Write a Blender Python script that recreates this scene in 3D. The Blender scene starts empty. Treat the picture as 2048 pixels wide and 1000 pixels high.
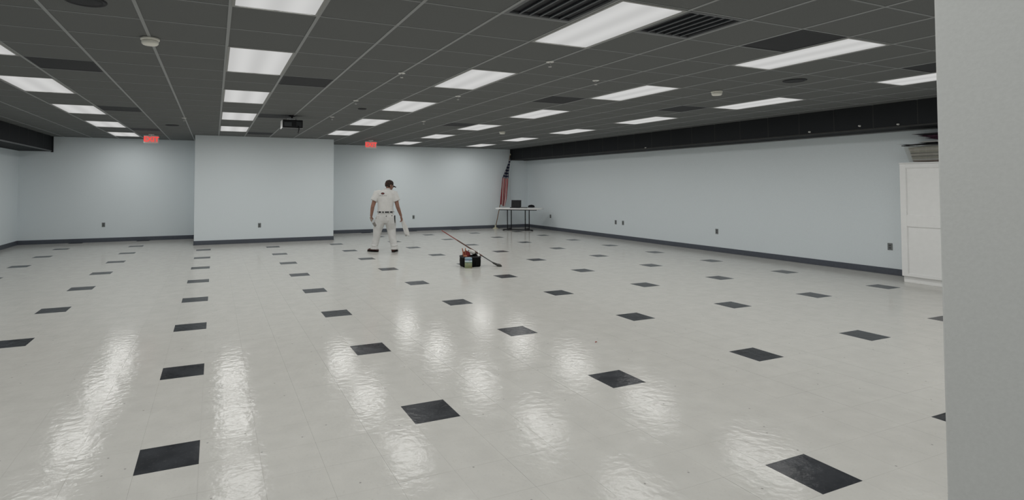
import bpy, bmesh, math, random
from mathutils import Vector, Matrix
from mathutils.bvhtree import BVHTree
random.seed(7)
S = bpy.context.scene
COL = S.collection
PI = math.pi

# ------------------------------------------------------------------ camera
F_PX, CX, CY = 1112.03, 915.05, 337.1          # focal length and principal point for a 2048x1000 frame
YAW, PITCH, ROLL, CAM_H = 0.4122, 0.0303, -0.001, 1.479
_f = Vector((math.sin(YAW)*math.cos(PITCH), math.cos(YAW)*math.cos(PITCH), math.sin(PITCH)))
_r0 = Vector((math.cos(YAW), -math.sin(YAW), 0)); _u0 = _r0.cross(_f)
_r = math.cos(ROLL)*_r0 + math.sin(ROLL)*_u0
_u = math.cos(ROLL)*_u0 - math.sin(ROLL)*_r0
cam_d = bpy.data.cameras.new('camera'); cam = bpy.data.objects.new('camera', cam_d); COL.objects.link(cam)
cam_d.sensor_width = 36; cam_d.lens = F_PX/2048*36
cam_d.shift_x = (1024-CX)/2048; cam_d.shift_y = -(500-CY)/2048
cam_d.clip_start = 0.05; cam_d.clip_end = 100
M = Matrix((( _r.x, _u.x, -_f.x, 0), (_r.y, _u.y, -_f.y, 0), (_r.z, _u.z, -_f.z, CAM_H), (0, 0, 0, 1)))
cam.matrix_world = M
S.camera = cam
def pj(x, y, z):
    p = Vector((x, y, z-CAM_H)); d = p.dot(_f)
    if d < 0.05: return None
    return (CX+F_PX*p.dot(_r)/d, CY-F_PX*p.dot(_u)/d, d)

# ------------------------------------------------------------------ world and exposure
W = bpy.data.worlds.new('world'); S.world = W; W.use_nodes = True
W.node_tree.nodes['Background'].inputs[0].default_value = (0.5, 0.52, 0.55, 1)
W.node_tree.nodes['Background'].inputs[1].default_value = 0.02
S.view_settings.view_transform = 'Standard'
S.view_settings.look = 'None'
S.view_settings.exposure = 0.0
S.view_settings.gamma = 1.0
S.view_settings.use_curve_mapping = False
PANEL_W = 13.0           # watts of each ceiling light
PANEL_SPREAD = 178       # degrees
LENS = 0.59              # luminance of the lens seen from the side

# ------------------------------------------------------------------ materials
def mat(name, col, rough=0.6, spec=0.4, metal=0.0, emit=None, es=1.0):
    m = bpy.data.materials.new(name); m.use_nodes = True
    b = m.node_tree.nodes['Principled BSDF']
    b.inputs['Base Color'].default_value = (*col, 1)
    b.inputs['Roughness'].default_value = rough
    b.inputs['Metallic'].default_value = metal
    b.inputs['Specular IOR Level'].default_value = spec
    if emit:
        b.inputs['Emission Color'].default_value = (*emit, 1); b.inputs['Emission Strength'].default_value = es
    return m
def nodes(m): return m.node_tree.nodes, m.node_tree.links, m.node_tree.nodes['Principled BSDF']
def noisy(m, scale, amount, bump=0.0, detail=4, dist=0.01, coord='Object'):
    """mottle the base colour and add fine relief"""
    N, L, b = nodes(m)
    tc = N.new('ShaderNodeTexCoord'); nz = N.new('ShaderNodeTexNoise')
    nz.inputs['Scale'].default_value = scale; nz.inputs['Detail'].default_value = detail
    L.new(tc.outputs[coord], nz.inputs['Vector'])
    base = b.inputs['Base Color'].default_value[:]
    mr = N.new('ShaderNodeMapRange'); mr.inputs['From Min'].default_value = .3; mr.inputs['From Max'].default_value = .7
    mr.inputs['To Min'].default_value = 1-amount; mr.inputs['To Max'].default_value = 1+amount
    L.new(nz.outputs['Fac'], mr.inputs['Value'])
    mx = N.new('ShaderNodeMix'); mx.data_type = 'RGBA'; mx.blend_type = 'MULTIPLY'; mx.inputs['Factor'].default_value = 1
    mx.inputs['A'].default_value = base
    L.new(mr.outputs['Result'], mx.inputs['B']); L.new(mx.outputs['Result'], b.inputs['Base Color'])
    if bump:
        bp = N.new('ShaderNodeBump'); bp.inputs['Strength'].default_value = bump; bp.inputs['Distance'].default_value = dist
        L.new(nz.outputs['Fac'], bp.inputs['Height']); L.new(bp.outputs['Normal'], b.inputs['Normal'])
    return m
WALL = noisy(mat('wall_paint', (.785, .845, .875), .6, .25), 90, .02, .08, dist=.002)
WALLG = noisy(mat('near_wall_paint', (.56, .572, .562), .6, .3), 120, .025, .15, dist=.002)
BASE = noisy(mat('vinyl_baseboard', (.090, .100, .122), .4, .4), 20, .08)
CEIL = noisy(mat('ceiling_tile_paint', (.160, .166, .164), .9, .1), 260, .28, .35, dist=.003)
CEILB = mat('ceiling_void', (.05, .05, .05), .9, .1)
GRID = mat('grid_bar_metal', (.30, .31, .31), .5, .4)
CROSS = mat('cross_bar_metal', (.23, .24, .24), .5, .3)
SOFF = noisy(mat('soffit_panel_paint', (.028, .030, .033), .85, .15), 200, .25, .2, dist=.003)
SOFFJ = mat('soffit_joint_metal', (.042, .042, .042), .6, .3)
SOFFT = mat('soffit_edge_metal', (.12, .125, .13), .5, .4)
VENTD = noisy(mat('vent_dark_metal', (.020, .021, .025), .6, .3), 300, .2)
VENTP = noisy(mat('vent_panel_dark', (.036, .037, .041), .7, .2), 400, .35, .3, dist=.002)
LOUV = mat('louver_metal', (.10, .11, .12), .45, .5)
LFRAME = mat('light_frame_metal', (.30, .30, .29), .5, .4)
WHITEP = mat('white_plastic', (.88, .87, .84), .45, .4)
CREAMP = mat('cream_plastic', (.92, .90, .82), .45, .4)
WHITEL = noisy(mat('white_laminate', (.90, .90, .89), .35, .4), 15, .015)
BLACKP = mat('black_plastic', (.012, .012, .014), .5, .3)
DGREY = mat('dark_grey_metal', (.045, .05, .055), .45, .5)
GREYP = mat('grey_outlet_plastic', (.20, .215, .215), .5, .4)
GREYD = mat('grey_socket_plastic', (.10, .108, .108), .5, .4)
SILV = mat('silver_metal', (.55, .55, .55), .3, .5, .8)

def floor_material(name, base, speck, rough, amt):
    m = mat(name, base, rough, .055)
    N, L, b = nodes(m)
    geo = N.new('ShaderNodeNewGeometry')
    # cloudy mottling
    n1 = N.new('ShaderNodeTexNoise'); n1.inputs['Scale'].default_value = 6; n1.inputs['Detail'].default_value = 5
    L.new(geo.outputs['Position'], n1.inputs['Vector'])
    n2 = N.new('ShaderNodeTexNoise'); n2.inputs['Scale'].default_value = 55; n2.inputs['Detail'].default_value = 3
    L.new(geo.outputs['Position'], n2.inputs['Vector'])
    r1 = N.new('ShaderNodeMapRange'); r1.inputs['From Min'].default_value = .3; r1.inputs['From Max'].default_value = .7
    r1.inputs['To Min'].default_value = 1-amt; r1.inputs['To Max'].default_value = 1+amt
    L.new(n1.outputs['Fac'], r1.inputs['Value'])
    r2 = N.new('ShaderNodeMapRange'); r2.inputs['From Min'].default_value = .60; r2.inputs['From Max'].default_value = .72
    r2.inputs['To Min'].default_value = 0; r2.inputs['To Max'].default_value = .35
    L.new(n2.outputs['Fac'], r2.inputs['Value'])
    mx = N.new('ShaderNodeMix'); mx.data_type = 'RGBA'; mx.blend_type = 'MULTIPLY'; mx.inputs['Factor'].default_value = 1
    mx.inputs['A'].default_value = (*base, 1); L.new(r1.outputs['Result'], mx.inputs['B'])
    m2 = N.new('ShaderNodeMix'); m2.data_type = 'RGBA'; m2.inputs['B'].default_value = (*speck, 1)
    L.new(r2.outputs['Result'], m2.inputs['Factor']); L.new(mx.outputs['Result'], m2.inputs['A'])
    # sparse dark scuffs and crumbs
    v = N.new('ShaderNodeTexVoronoi'); v.inputs['Scale'].default_value = 2.3; v.voronoi_dimensions = '2D'
    L.new(geo.outputs['Position'], v.inputs['Vector'])
    r3 = N.new('ShaderNodeMapRange'); r3.inputs['From Min'].default_value = .009; r3.inputs['From Max'].default_value = .016
    r3.inputs['To Min'].default_value = .55; r3.inputs['To Max'].default_value = 0
    L.new(v.outputs['Distance'], r3.inputs['Value'])
    m3 = N.new('ShaderNodeMix'); m3.data_type = 'RGBA'; m3.inputs['B'].default_value = (.09, .085, .08, 1)
    L.new(r3.outputs['Result'], m3.inputs['Factor']); L.new(m2.outputs['Result'], m3.inputs['A'])
    L.new(m3.outputs['Result'], b.inputs['Base Color'])
    # wavy wax film
    w1 = N.new('ShaderNodeTexNoise'); w1.inputs['Scale'].default_value = 17; w1.inputs['Detail'].default_value = 4
    L.new(geo.outputs['Position'], w1.inputs['Vector'])
    w2 = N.new('ShaderNodeTexNoise'); w2.inputs['Scale'].default_value = 45; w2.inputs['Detail'].default_value = 2
    L.new(geo.outputs['Position'], w2.inputs['Vector'])
    ad = N.new('ShaderNodeMath'); ad.operation = 'MULTIPLY_ADD'; ad.inputs[1].default_value = .10
    L.new(w2.outputs['Fac'], ad.inputs[0]); L.new(w1.outputs['Fac'], ad.inputs[2])
    bp = N.new('ShaderNodeBump'); bp.inputs['Strength'].default_value = 1.0; bp.inputs['Distance'].default_value = .0020
    L.new(ad.outputs[0], bp.inputs['Height']); L.new(bp.outputs['Normal'], b.inputs['Normal'])
    rr = N.new('ShaderNodeMapRange'); rr.inputs['To Min'].default_value = rough-.03; rr.inputs['To Max'].default_value = rough+.07
    L.new(n1.outputs['Fac'], rr.inputs['Value']); L.new(rr.outputs['Result'], b.inputs['Roughness'])
    return m
CREAM = floor_material('cream_vinyl_tile', (.585, .577, .545), (.48, .465, .43), .075, .04)
BLACKT = floor_material('black_vinyl_tile', (.040, .043, .048), (.09, .092, .097), .16, .25)
JOINT = mat('tile_joint', (.48, .47, .44), .7, .2)

# ------------------------------------------------------------------ mesh helpers
class MB:
    def __init__(s): s.bm = bmesh.new()
    def box(s, x0, x1, y0, y1, z0, z1, bev=0.0, m=None):
        b2 = bmesh.new(); bmesh.ops.create_cube(b2, size=1)
        for v in b2.verts:
            v.co = Vector((x0+(v.co.x+.5)*(x1-x0), y0+(v.co.y+.5)*(y1-y0), z0+(v.co.z+.5)*(z1-z0)))
        if bev: bmesh.ops.bevel(b2, geom=b2.edges[:], offset=bev, segments=2, affect='EDGES', profile=.5)
        return s.add(b2, m)
    def add(s, b2, m=None):
        if m is not None: bmesh.ops.transform(b2, matrix=m, verts=b2.verts[:])
        t = bpy.data.meshes.new('t'); b2.to_mesh(t); b2.free(); s.bm.from_mesh(t); bpy.data.meshes.remove(t)
        return s
    def cyl(s, p0, p1, r, n=12, r2=None):
        p0, p1 = Vector(p0), Vector(p1); d = p1-p0
        b2 = bmesh.new(); bmesh.ops.create_cone(b2, cap_ends=True, segments=n, radius1=r, radius2=r if r2 is None else r2, depth=d.length)
        return s.add(b2, Matrix.Translation((p0+p1)/2) @ d.to_track_quat('Z', 'Y').to_matrix().to_4x4())
    def ball(s, c, r, n=14, m=None):
        b2 = bmesh.new(); bmesh.ops.create_uvsphere(b2, u_segments=n, v_segments=max(6, n//2+1), radius=1)
        r = r if hasattr(r, '__len__') else (r, r, r)
        mm = Matrix.Translation(c) @ (m if m is not None else Matrix()) @ Matrix.Diagonal((*r, 1))
        return s.add(b2, mm)
    def lathe(s, prof, n=24, m=None):
        b2 = bmesh.new(); rings = []
        for r, z in prof:
            if r < 1e-6: rings.append([b2.verts.new((0, 0, z))])
            else: rings.append([b2.verts.new((r*math.cos(2*PI*i/n), r*math.sin(2*PI*i/n), z)) for i in range(n)])
        for A, B in zip(rings, rings[1:]):
            for i in range(n):
                j = (i+1) % n
                q = [A[i % len(A)], A[j % len(A)], B[j % len(B)], B[i % len(B)]]
                q = list(dict.fromkeys(q))
                if len(q) > 2: b2.faces.new(q)
        bmesh.ops.recalc_face_normals(b2, faces=b2.faces[:])
        return s.add(b2, m)
    def rings(s, rs, cap=True):
        """closed loft through rings of equal vertex count"""
        b2 = bmesh.new(); R = [[b2.verts.new(p) for p in r] for r in rs]; n = len(rs[0])
        for A, B in zip(R, R[1:]):
            for i in range(n): b2.faces.new((A[i], A[(i+1) % n], B[(i+1) % n], B[i]))
        if cap: b2.faces.new(R[0][::-1]); b2.faces.new(R[-1])
        bmesh.ops.recalc_face_normals(b2, faces=b2.faces[:])
        return s.add(b2)
    def tube(s, pts, rad, n=14, flat=None, cap=True):
        """tapered tube along a polyline with rounded ends; flat = (side vector, scale along it)"""
        P = [Vector(p) for p in pts]; R = list(rad)
        if cap:
            d0 = (P[0]-P[1]).normalized(); d1 = (P[-1]-P[-2]).normalized()
            P = [P[0]+d0*R[0]*.9, P[0]+d0*R[0]*.6]+P+[P[-1]+d1*R[-1]*.6, P[-1]+d1*R[-1]*.9]
            R = [R[0]*.35, R[0]*.8]+R+[R[-1]*.8, R[-1]*.35]
        rs = []; up = None
        for i, p in enumerate(P):
            t = (P[min(i+1, len(P)-1)]-P[max(i-1, 0)]).normalized()
            if up is None:
                up = Vector((0, 1, 0)) if abs(t.y) < .9 else Vector((1, 0, 0))
            side = t.cross(up).normalized(); up = side.cross(t).normalized()
            ring = []
            for k in range(n):
                a = 2*PI*k/n; o = (math.cos(a)*side+math.sin(a)*up)*R[i]
                if flat: fv = Vector(flat[0]).normalized(); o += fv*o.dot(fv)*(flat[1]-1)
                ring.append(p+o)
            rs.append(ring)
        return s.rings(rs)
    def prism(s, poly, z0, z1, bev=0, m=None):
        b2 = bmesh.new(); a = [b2.verts.new((x, y, z0)) for x, y in poly]; b = [b2.verts.new((x, y, z1)) for x, y in poly]
        n = len(poly); b2.faces.new(a[::-1]); b2.faces.new(b)
        for i in range(n): b2.faces.new((a[i], a[(i+1) % n], b[(i+1) % n], b[i]))
        bmesh.ops.recalc_face_normals(b2, faces=b2.faces[:])
        if bev: bmesh.ops.bevel(b2, geom=b2.edges[:], offset=bev, segments=1, affect='EDGES')
        return s.add(b2, m)
    def mesh(s, name, mt, smooth=False):
        me = bpy.data.meshes.new(name); s.bm.to_mesh(me); s.bm.free()
        if mt: me.materials.append(mt)
        if smooth:
            for p in me.polygons: p.use_smooth = True
        return me
    def build(s, name, mt, parent=None, smooth=False, loc=None):
        return link(name, s.mesh(name, mt, smooth), parent, loc)
def link(name, me, parent=None, loc=None):
    o = bpy.data.objects.new(name, me); COL.objects.link(o)
    if parent: o.parent = parent
    if loc: o.location = loc
    return o
def smooth_by_angle(o, ang=40):
    me = o.data
    for p in me.polygons: p.use_smooth = True
    bm = bmesh.new(); bm.from_mesh(me)
    for e in bm.edges:
        if len(e.link_faces) == 2 and e.calc_face_angle(0) > math.radians(ang): e.smooth = False
    bm.to_mesh(me); bm.free(); return o
def tag(o, label, cat, group=None):
    o['label'] = label; o['category'] = cat
    if group: o['group'] = group
    return o
def thing(name, label, cat, loc=(0, 0, 0), rz=0, group=None):
    o = bpy.data.objects.new(name, None); COL.objects.link(o); o.empty_display_size = .1
    o.location = loc; o.rotation_euler = (0, 0, rz); return tag(o, label, cat, group)
def struct(o): o['kind'] = 'structure'; return o
def part(name, me, parent, loc=None, rot=None, label=None):
    o = link(name, me, parent, loc)
    if rot: o.rotation_euler = rot
    if label: o['label'] = label
    return o

# ------------------------------------------------------------------ room dimensions
XL, XR, YB, YN, H = -4.51, 10.25, 17.2, -3.2, 2.743
T = .3048; G = .6096
FX, FY = -.364, 3.3033         # corner of one black floor tile
GX, GY = .0903, 5.418          # crossing of the ceiling grid
SXL, SXR, SZ = -3.82, 9.57, 2.36   # soffit faces and underside
BX0, BX1, BY = -.45, 2.99, 15.3    # projecting wall panel
PX, PY = 1.30, .6213               # end of the partition beside the viewer

# floor slab + tiles
floor = struct(MB().box(XL-.1, XR+.1, YN-.1, YB+.1, -.12, -.003).build('floor', JOINT))
gap = .0003
def tile_mesh(name, m):
    return MB().box(gap, T-gap, gap, T-gap, -.003, 0).mesh(name, m)
tm_c, tm_b = tile_mesh('floor_tile', CREAM), tile_mesh('floor_tile_black', BLACKT)
cells = []
i0, i1 = math.floor((XL-FX)/T), math.ceil((XR-FX)/T); j0, j1 = math.floor((YN-FY)/T), math.ceil((YB-FY)/T)
def poly_area(P): return abs(sum(P[k][0]*P[(k+1) % 4][1]-P[(k+1) % 4][0]*P[k][1] for k in range(4)))/2
for i in range(i0, i1):
    for j in range(j0, j1):
        x, y = FX+i*T, FY+j*T
        P = [pj(x+a*T, y+b*T, 0) for a, b in ((0, 0), (1, 0), (1, 1), (0, 1))]
        vis = all(P) and any(-20 < p[0] < 1890 and 300 < p[1] < 1010 for p in P)
        black = i % 5 == 0 and j % 5 == 0
        whole = x > XL-.01 and x+T < XR+.01 and y+T < YB+.01 and y > YN-.01
        cells.append((black, vis and whole, poly_area(P) if all(P) else 0, x, y))
bl = [c for c in cells if c[0] and c[1]]
cr = sorted([c for c in cells if not c[0] and c[1]], key=lambda c: -c[2])
near = cr[:300-len(bl)] if len(bl) < 300 else []
ind = {(c[3], c[4]) for c in bl+near}
for c in bl: part('black_floor_tile', tm_b, floor, (c[3], c[4], 0))
for c in near: part('floor_tile', tm_c, floor, (c[3], c[4], random.uniform(-.0002, 0)))
for nm, flag, mt in (('cream_floor_tiles', False, CREAM), ('black_floor_tiles_beyond', True, BLACKT)):
    vs, fs = [], []
    for c in cells:
        if c[0] != flag or (c[3], c[4]) in ind: continue
        xa, xb = max(c[3]+gap, XL), min(c[3]+T-gap, XR); ya, yb = max(c[4]+gap, YN), min(c[4]+T-gap, YB)
        if xb-xa < .01 or yb-ya < .01: continue
        k = len(vs)
        vs += [(xa, ya, 0), (xb, ya, 0), (xb, yb, 0), (xa, yb, 0), (xa, ya, -.003), (xb, ya, -.003), (xb, yb, -.003), (xa, yb, -.003)]
        fs += [(k, k+1, k+2, k+3), (k, k+4, k+5, k+1), (k+1, k+5, k+6, k+2), (k+2, k+6, k+7, k+3), (k+3, k+7, k+4, k)]
    if vs:
        me = bpy.data.meshes.new(nm); me.from_pydata(vs, [], fs); me.materials.append(mt)
        o = link(nm, me, floor); o['kind'] = 'stuff'

# walls
struct(MB().box(XL-.12, XL, YN, YB, 0, H).build('wall_left', WALL))
struct(MB().box(XR, XR+.12, YN, YB, 0, H).build('wall_right', WALL))
struct(MB().box(XL-.12, XR+.12, YB, YB+.12, 0, H).build('wall_back', WALL))
struct(MB().box(XL-.12, XR+.12, YN-.12, YN, 0, H).build('wall_behind_viewer', WALL))
struct(MB().box(BX0, BX1, BY, YB, 0, H).build('wall_projecting', WALL))
struct(MB().box(PX, PX+.13, YN, PY, 0, H, .004).build('wall_near', WALLG))
# cove base
def baseboard(name, x0, x1, y0, y1, nx, ny):
    b = MB(); h = .105; t = .008
    # main strip and the small toe at the floor
    b.box(min(x0, x1+nx*t) if nx else x0, max(x0, x1+nx*t) if nx else x1, min(y0, y1+ny*t) if ny else y0, max(y0, y1+ny*t) if ny else y1, 0, h, .002)
    tt = .018
    b.box(min(x0, x0+nx*tt) if nx else x0, max(x0, x0+nx*tt) if nx else x1, min(y0, y0+ny*tt) if ny else y0, max(y0, y0+ny*tt) if ny else y1, 0, .012, .003)
    return struct(b.build(name, BASE))
baseboard('baseboard_left', XL, XL, YN, YB, 1, 0)
baseboard('baseboard_back_left', XL, BX0, YB, YB, 0, -1)
baseboard('baseboard_back_right', BX1, XR, YB, YB, 0, -1)
baseboard('baseboard_projecting_wall', BX0, BX1, BY, BY, 0, -1)
baseboard('baseboard_projecting_side', BX1, BX1, BY-.018, YB, 1, 0)
baseboard('baseboard_projecting_left_side', BX0, BX0, BY-.018, YB, -1, 0)
baseboard('baseboard_right', XR, XR, 5.13, YB, -1, 0)
baseboard('baseboard_near', PX, PX, YN, PY, -1, 0)

# ceiling: slab, grid bars, tiles
ceiling = struct(MB().box(XL-.12, XR+.12, YN-.12, YB+.12, 2.765, 2.87).build('ceiling', CEILB))
a0, a1 = math.floor((SXL-GX)/G), math.ceil((SXR-GX)/G); b0, b1 = math.floor((YN-GY)/G), math.ceil((YB-GY)/G)
bar = .0125
for a in range(a0+1, a1):
    x = GX+a*G
    if SXL < x < SXR:
        MB().box(x-bar, x+bar, YN, YB, H, H+.006).build('grid_bar', GRID, ceiling)
cross = .009
for b in range(b0+1, b1):
    y = GY+b*G
    MB().box(SXL, SXR, y-cross, y+cross, H+.0015, H+.006).build('cross_bar', CROSS, ceiling)
lights = {}
for a, rows in ((-4, (-12, -8, -4, 0, 4, 8, 12, 16)), (0, (-12, -8, -4, 0, 4, 8, 12)), (4, (-12, -8, -4, 0, 4, 8, 12)),
                (8, (-12, -8, -4, 0, 4, 8, 12, 16)), (12, (-12, -8, -4, 0, 4, 8, 12, 16))):
    lights[a] = rows
taken = {(a, b+k) for a, rows in lights.items() for b in rows for k in (0, 1)}
panels = [(-3, 2), (1, 2), (7, 2), (11, 2), (-3, 8), (1, 8), (7, 8), (-3, 14), (1, 14), (7, -4), (11, -4)]
grilles = [(3, -4), (5, -4)]
taken |= set(panels) | set(grilles)
ct = []
for a in range(a0, a1):
    for b in range(b0, b1):
        if (a, b) in taken: continue
        xa, xb = max(GX+a*G, SXL), min(GX+(a+1)*G, SXR); ya, yb = max(GY+b*G, YN), min(GY+(b+1)*G, YB)
        P = [pj(x, y, H) for x, y in ((xa, ya), (xb, ya), (xb, yb), (xa, yb))]
        hid = BX0 < (xa+xb)/2 < BX1 and (ya+yb)/2 > BY
        vis = all(P) and any(-5 < p[0] < 1870 and -5 < p[1] < 320 for p in P) and not hid
        ct.append((vis, poly_area(P) if vis else 0, xa, xb, ya, yb, abs(xb-xa-G) < 1e-3 and abs(yb-ya-G) < 1e-3))
cv = sorted([c for c in ct if c[0]], key=lambda c: -c[1])[:300]
cvs = set(cv)
tmesh = MB().box(-G/2+.004, G/2-.004, -G/2+.004, G/2-.004, 0, .014).mesh('ceiling_tile', CEIL)
for c in cv:
    if c[6]: part('ceiling_tile', tmesh, ceiling, ((c[2]+c[3])/2, (c[4]+c[5])/2, H+.004))
    else: MB().box(c[2]+.004, c[3]-.004, c[4]+.004, c[5]-.004, H+.004, H+.018).build('ceiling_tile', CEIL, ceiling)
bm = MB()
vs, fs = [], []
for c in ct:
    if c in cvs: continue
    k = len(vs); xa, xb, ya, yb = c[2]+.004, c[3]-.004, c[4]+.004, c[5]-.004
    vs += [(x, y, z) for z in (H+.004, H+.018) for x, y in ((xa, ya), (xb, ya), (xb, yb), (xa, yb))]
    fs += [(k+3, k+2, k+1, k)]+[(k+i, k+(i+1) % 4, k+4+(i+1) % 4, k+4+i) for i in range(4)]
me = bpy.data.meshes.new('distant_ceiling_tiles'); me.from_pydata(vs, [], fs); me.materials.append(CEIL)
link('distant_ceiling_tiles', me, ceiling)['kind'] = 'stuff'

# soffits along both side walls, faced with panels
def soffit(name, xw, xf, y0, y1):
    root = struct(MB().box(min(xw, xf)+.006, max(xw, xf)-.006, y0, y1, SZ+.006, 2.765).build(name, SOFF))
    s = 1 if xf > xw else -1
    k = math.floor((y0-GY)/G)
    while GY+k*G < y1:
        ya, yb = max(GY+k*G, y0), min(GY+(k+1)*G, y1)
        if yb-ya > .05:
            MB().box(min(xf, xf-s*.012), max(xf, xf-s*.012), ya+.005, yb-.005, SZ+.012, H, .001).build('soffit_panel', SOFF, root)
            MB().box(min(xf-s*.014, xf+s*.001), max(xf-s*.014, xf+s*.001), yb-.005, yb+.005, SZ+.012, H).build('joint_strip', SOFFJ, root)
        k += 1
    MB().box(min(xf-s*.03, xf+s*.006), max(xf-s*.03, xf+s*.006), y0, y1, SZ-.002, SZ+.022, .002).build('edge_trim', SOFFT if s > 0 else SOFFJ, root)
    if s < 0: MB().box(xw-.16, xw-.002, y0, y1, SZ-.012, SZ-.001, .002).build('wall_angle', SOFFT, root)
    MB().box(min(xw, xf-s*.03), max(xw, xf-s*.03), y0, y1, SZ, SZ+.008).build('soffit_underside', SOFF, root)
    return root
soffit('ceiling_soffit_right', XR, SXR, YN, YB)
soffit('ceiling_soffit_left', XL, SXL, YN, YB-.0)
struct(MB().box(SXL-.02, SXL+.03, YB-.04, YB, SZ-.02, H, .002).build('trim_1', SOFF))
struct(MB().box(SXR-.03, SXR+.0, YB-.03, YB, SZ-.02, H, .002).build('trim_2', SOFF))
struct(MB().box(SXR-.012, SXR+.008, YB-.015, YB, .105, SZ-.02, .001).build('trim_3', WALL))

# ------------------------------------------------------------------ ceiling lights
def lens_material():
    m = bpy.data.materials.new('light_lens'); m.use_nodes = True
    N, L = m.node_tree.nodes, m.node_tree.links; N.remove(N['Principled BSDF'])
    e = N.new('ShaderNodeEmission'); L.new(e.outputs[0], N['Material Output'].inputs[0])
    tc = N.new('ShaderNodeTexCoord'); sp = N.new('ShaderNodeSeparateXYZ'); L.new(tc.outputs['Generated'], sp.inputs[0])
    # two tubes behind the lens: brighter bands either side of a dimmer middle
    ml = N.new('ShaderNodeMath'); ml.operation = 'MULTIPLY'; ml.inputs[1].default_value = 4*PI; L.new(sp.outputs['X'], ml.inputs[0])
    co = N.new('ShaderNodeMath'); co.operation = 'COSINE'; L.new(ml.outputs[0], co.inputs[0])
    mr = N.new('ShaderNodeMapRange'); mr.inputs['From Min'].default_value = -1; mr.inputs['From Max'].default_value = 1
    mr.inputs['To Min'].default_value = LENS*1.04; mr.inputs['To Max'].default_value = LENS*.90
    L.new(co.outputs[0], mr.inputs['Value']); L.new(mr.outputs[0], e.inputs['Strength'])
    e.inputs['Color'].default_value = (1, 1, .985, 1)
    return m
LENSM = lens_material()
TUBE = bpy.data.lights.new('fluorescent_tube', 'AREA'); TUBE.shape = 'RECTANGLE'; TUBE.size = .24; TUBE.size_y = 1.15
TUBE.energy = PANEL_W/2; TUBE.spread = math.radians(PANEL_SPREAD); TUBE.color = (1.0, .995, .97)
fr = MB()
for x0, x1, y0, y1 in ((-.298, -.276, -.602, .602), (.276, .298, -.602, .602), (-.276, .276, -.602, -.58), (-.276, .276, .58, .602)):
    fr.box(x0, x1, y0, y1, -.004, .012, .001)
fr_me = fr.mesh('frame', LFRAME)
ln_me = MB().box(-.278, .278, -.582, .582, 0, .004).mesh('lens', LENSM)
hs_me = MB().box(-.285, .285, -.59, .59, .005, .018).mesh('housing', WHITEP)
ORD = ['nearest', 'second nearest', 'third nearest', 'fourth nearest', 'fifth nearest', 'sixth nearest']
LCOL = {-4: 'leftmost column', 0: 'column left of the projector',
        4: 'column right of the projector', 8: 'second column from the right soffit', 12: 'column beside the right soffit'}
for a, rows in lights.items():
    vis = [b for b in rows if b >= (-4 if a >= 0 else 0)]
    for b in rows:
        x, y = GX+(a+.5)*G, GY+(b+1)*G
        if PX-.3 < x < PX+.45 and y < PY+.6: continue
        lab = ('glowing fluorescent panel, %s in the %s' % (ORD[vis.index(b)], LCOL[a])) if b in vis else \
              'unseen fluorescent panel %s, in the %s' % ({-12: 'well behind the viewer', -8: 'above the foreground', -4: 'just outside the upper left corner'}[b], LCOL[a])
        t = thing('ceiling_light', lab, 'ceiling light', (x, y, H), 0, 'fluorescent ceiling panels')
        part('frame', fr_me, t); part('lens', ln_me, t, (0, 0, .001)); part('housing', hs_me, t)
        for sx in (-1, 1):                 # two fluorescent tubes shining through the lens
            lo = bpy.data.objects.new('fluorescent_tube', TUBE); COL.objects.link(lo); lo.parent = t; lo.location = (sx*.135, 0, -.0005)

# ------------------------------------------------------------------ ceiling vents
pf = MB()
for x0, x1, y0, y1 in ((-.292, -.27, -.292, .292), (.27, .292, -.292, .292), (-.27, .27, -.292, -.27), (-.27, .27, .27, .292)):
    pf.box(x0, x1, y0, y1, 0, .014, .001)
pf_me = pf.mesh('frame', VENTD); pp_me = MB().box(-.272, .272, -.272, .272, .002, .012).mesh('panel', VENTP)
PL = {(-3, 2): 'between the leftmost lights and the nearest white detector', (1, 2): 'right of the second light before the projector',
      (7, 2): 'above the picture middle, left of a bright panel', (11, 2): 'near the right soffit, left of the second light there',
      (-3, 8): 'further back beside the leftmost lights', (1, 8): 'just behind the projector mount', (7, 8): 'far back, left of the fourth column of lights',
      (-3, 14): 'farthest at the left, above the exit sign', (1, 14): 'farthest above the projecting wall',
      (7, -4): 'touching the long bright panel at the upper right', (11, -4): 'cut off by the near wall at the right'}
for a, b in panels:
    t = thing('ceiling_vent', 'flat dark square ceiling vent '+PL[(a, b)], 'vent', (GX+(a+.5)*G, GY+(b+.5)*G, H), 0, 'flat dark ceiling vents')
    part('frame', pf_me, t); part('panel', pp_me, t)
sl = MB().box(-.005, .005, -.27, .27, -.001, .02, .001, Matrix.Rotation(.5, 4, 'Y')).mesh('louver', LOUV)
back = MB().box(-.27, .27, -.27, .27, .018, .02).mesh('duct_back', VENTD)
gf = MB()
for x0, x1, y0, y1 in ((-.292, -.262, -.292, .292), (.262, .292, -.292, .292), (-.262, .262, -.292, -.262), (-.262, .262, .262, .292)):
    gf.box(x0, x1, y0, y1, 0, .016, .001)
gf_me = gf.mesh('frame', SOFFT)
for (a, b), lab in zip(grilles, ('black louvered air grille left of the largest light panel', 'black louvered air grille right of the largest light panel')):
    t = thing('air_grille', lab, 'vent', (GX+(a+.5)*G, GY+(b+.5)*G, H), 0, 'black louvered grilles')
    part('frame', gf_me, t); part('duct_back', back, t)
    for k in range(5): part('louver', sl, t, (-.175+k*.0875, 0, 0))

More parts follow.
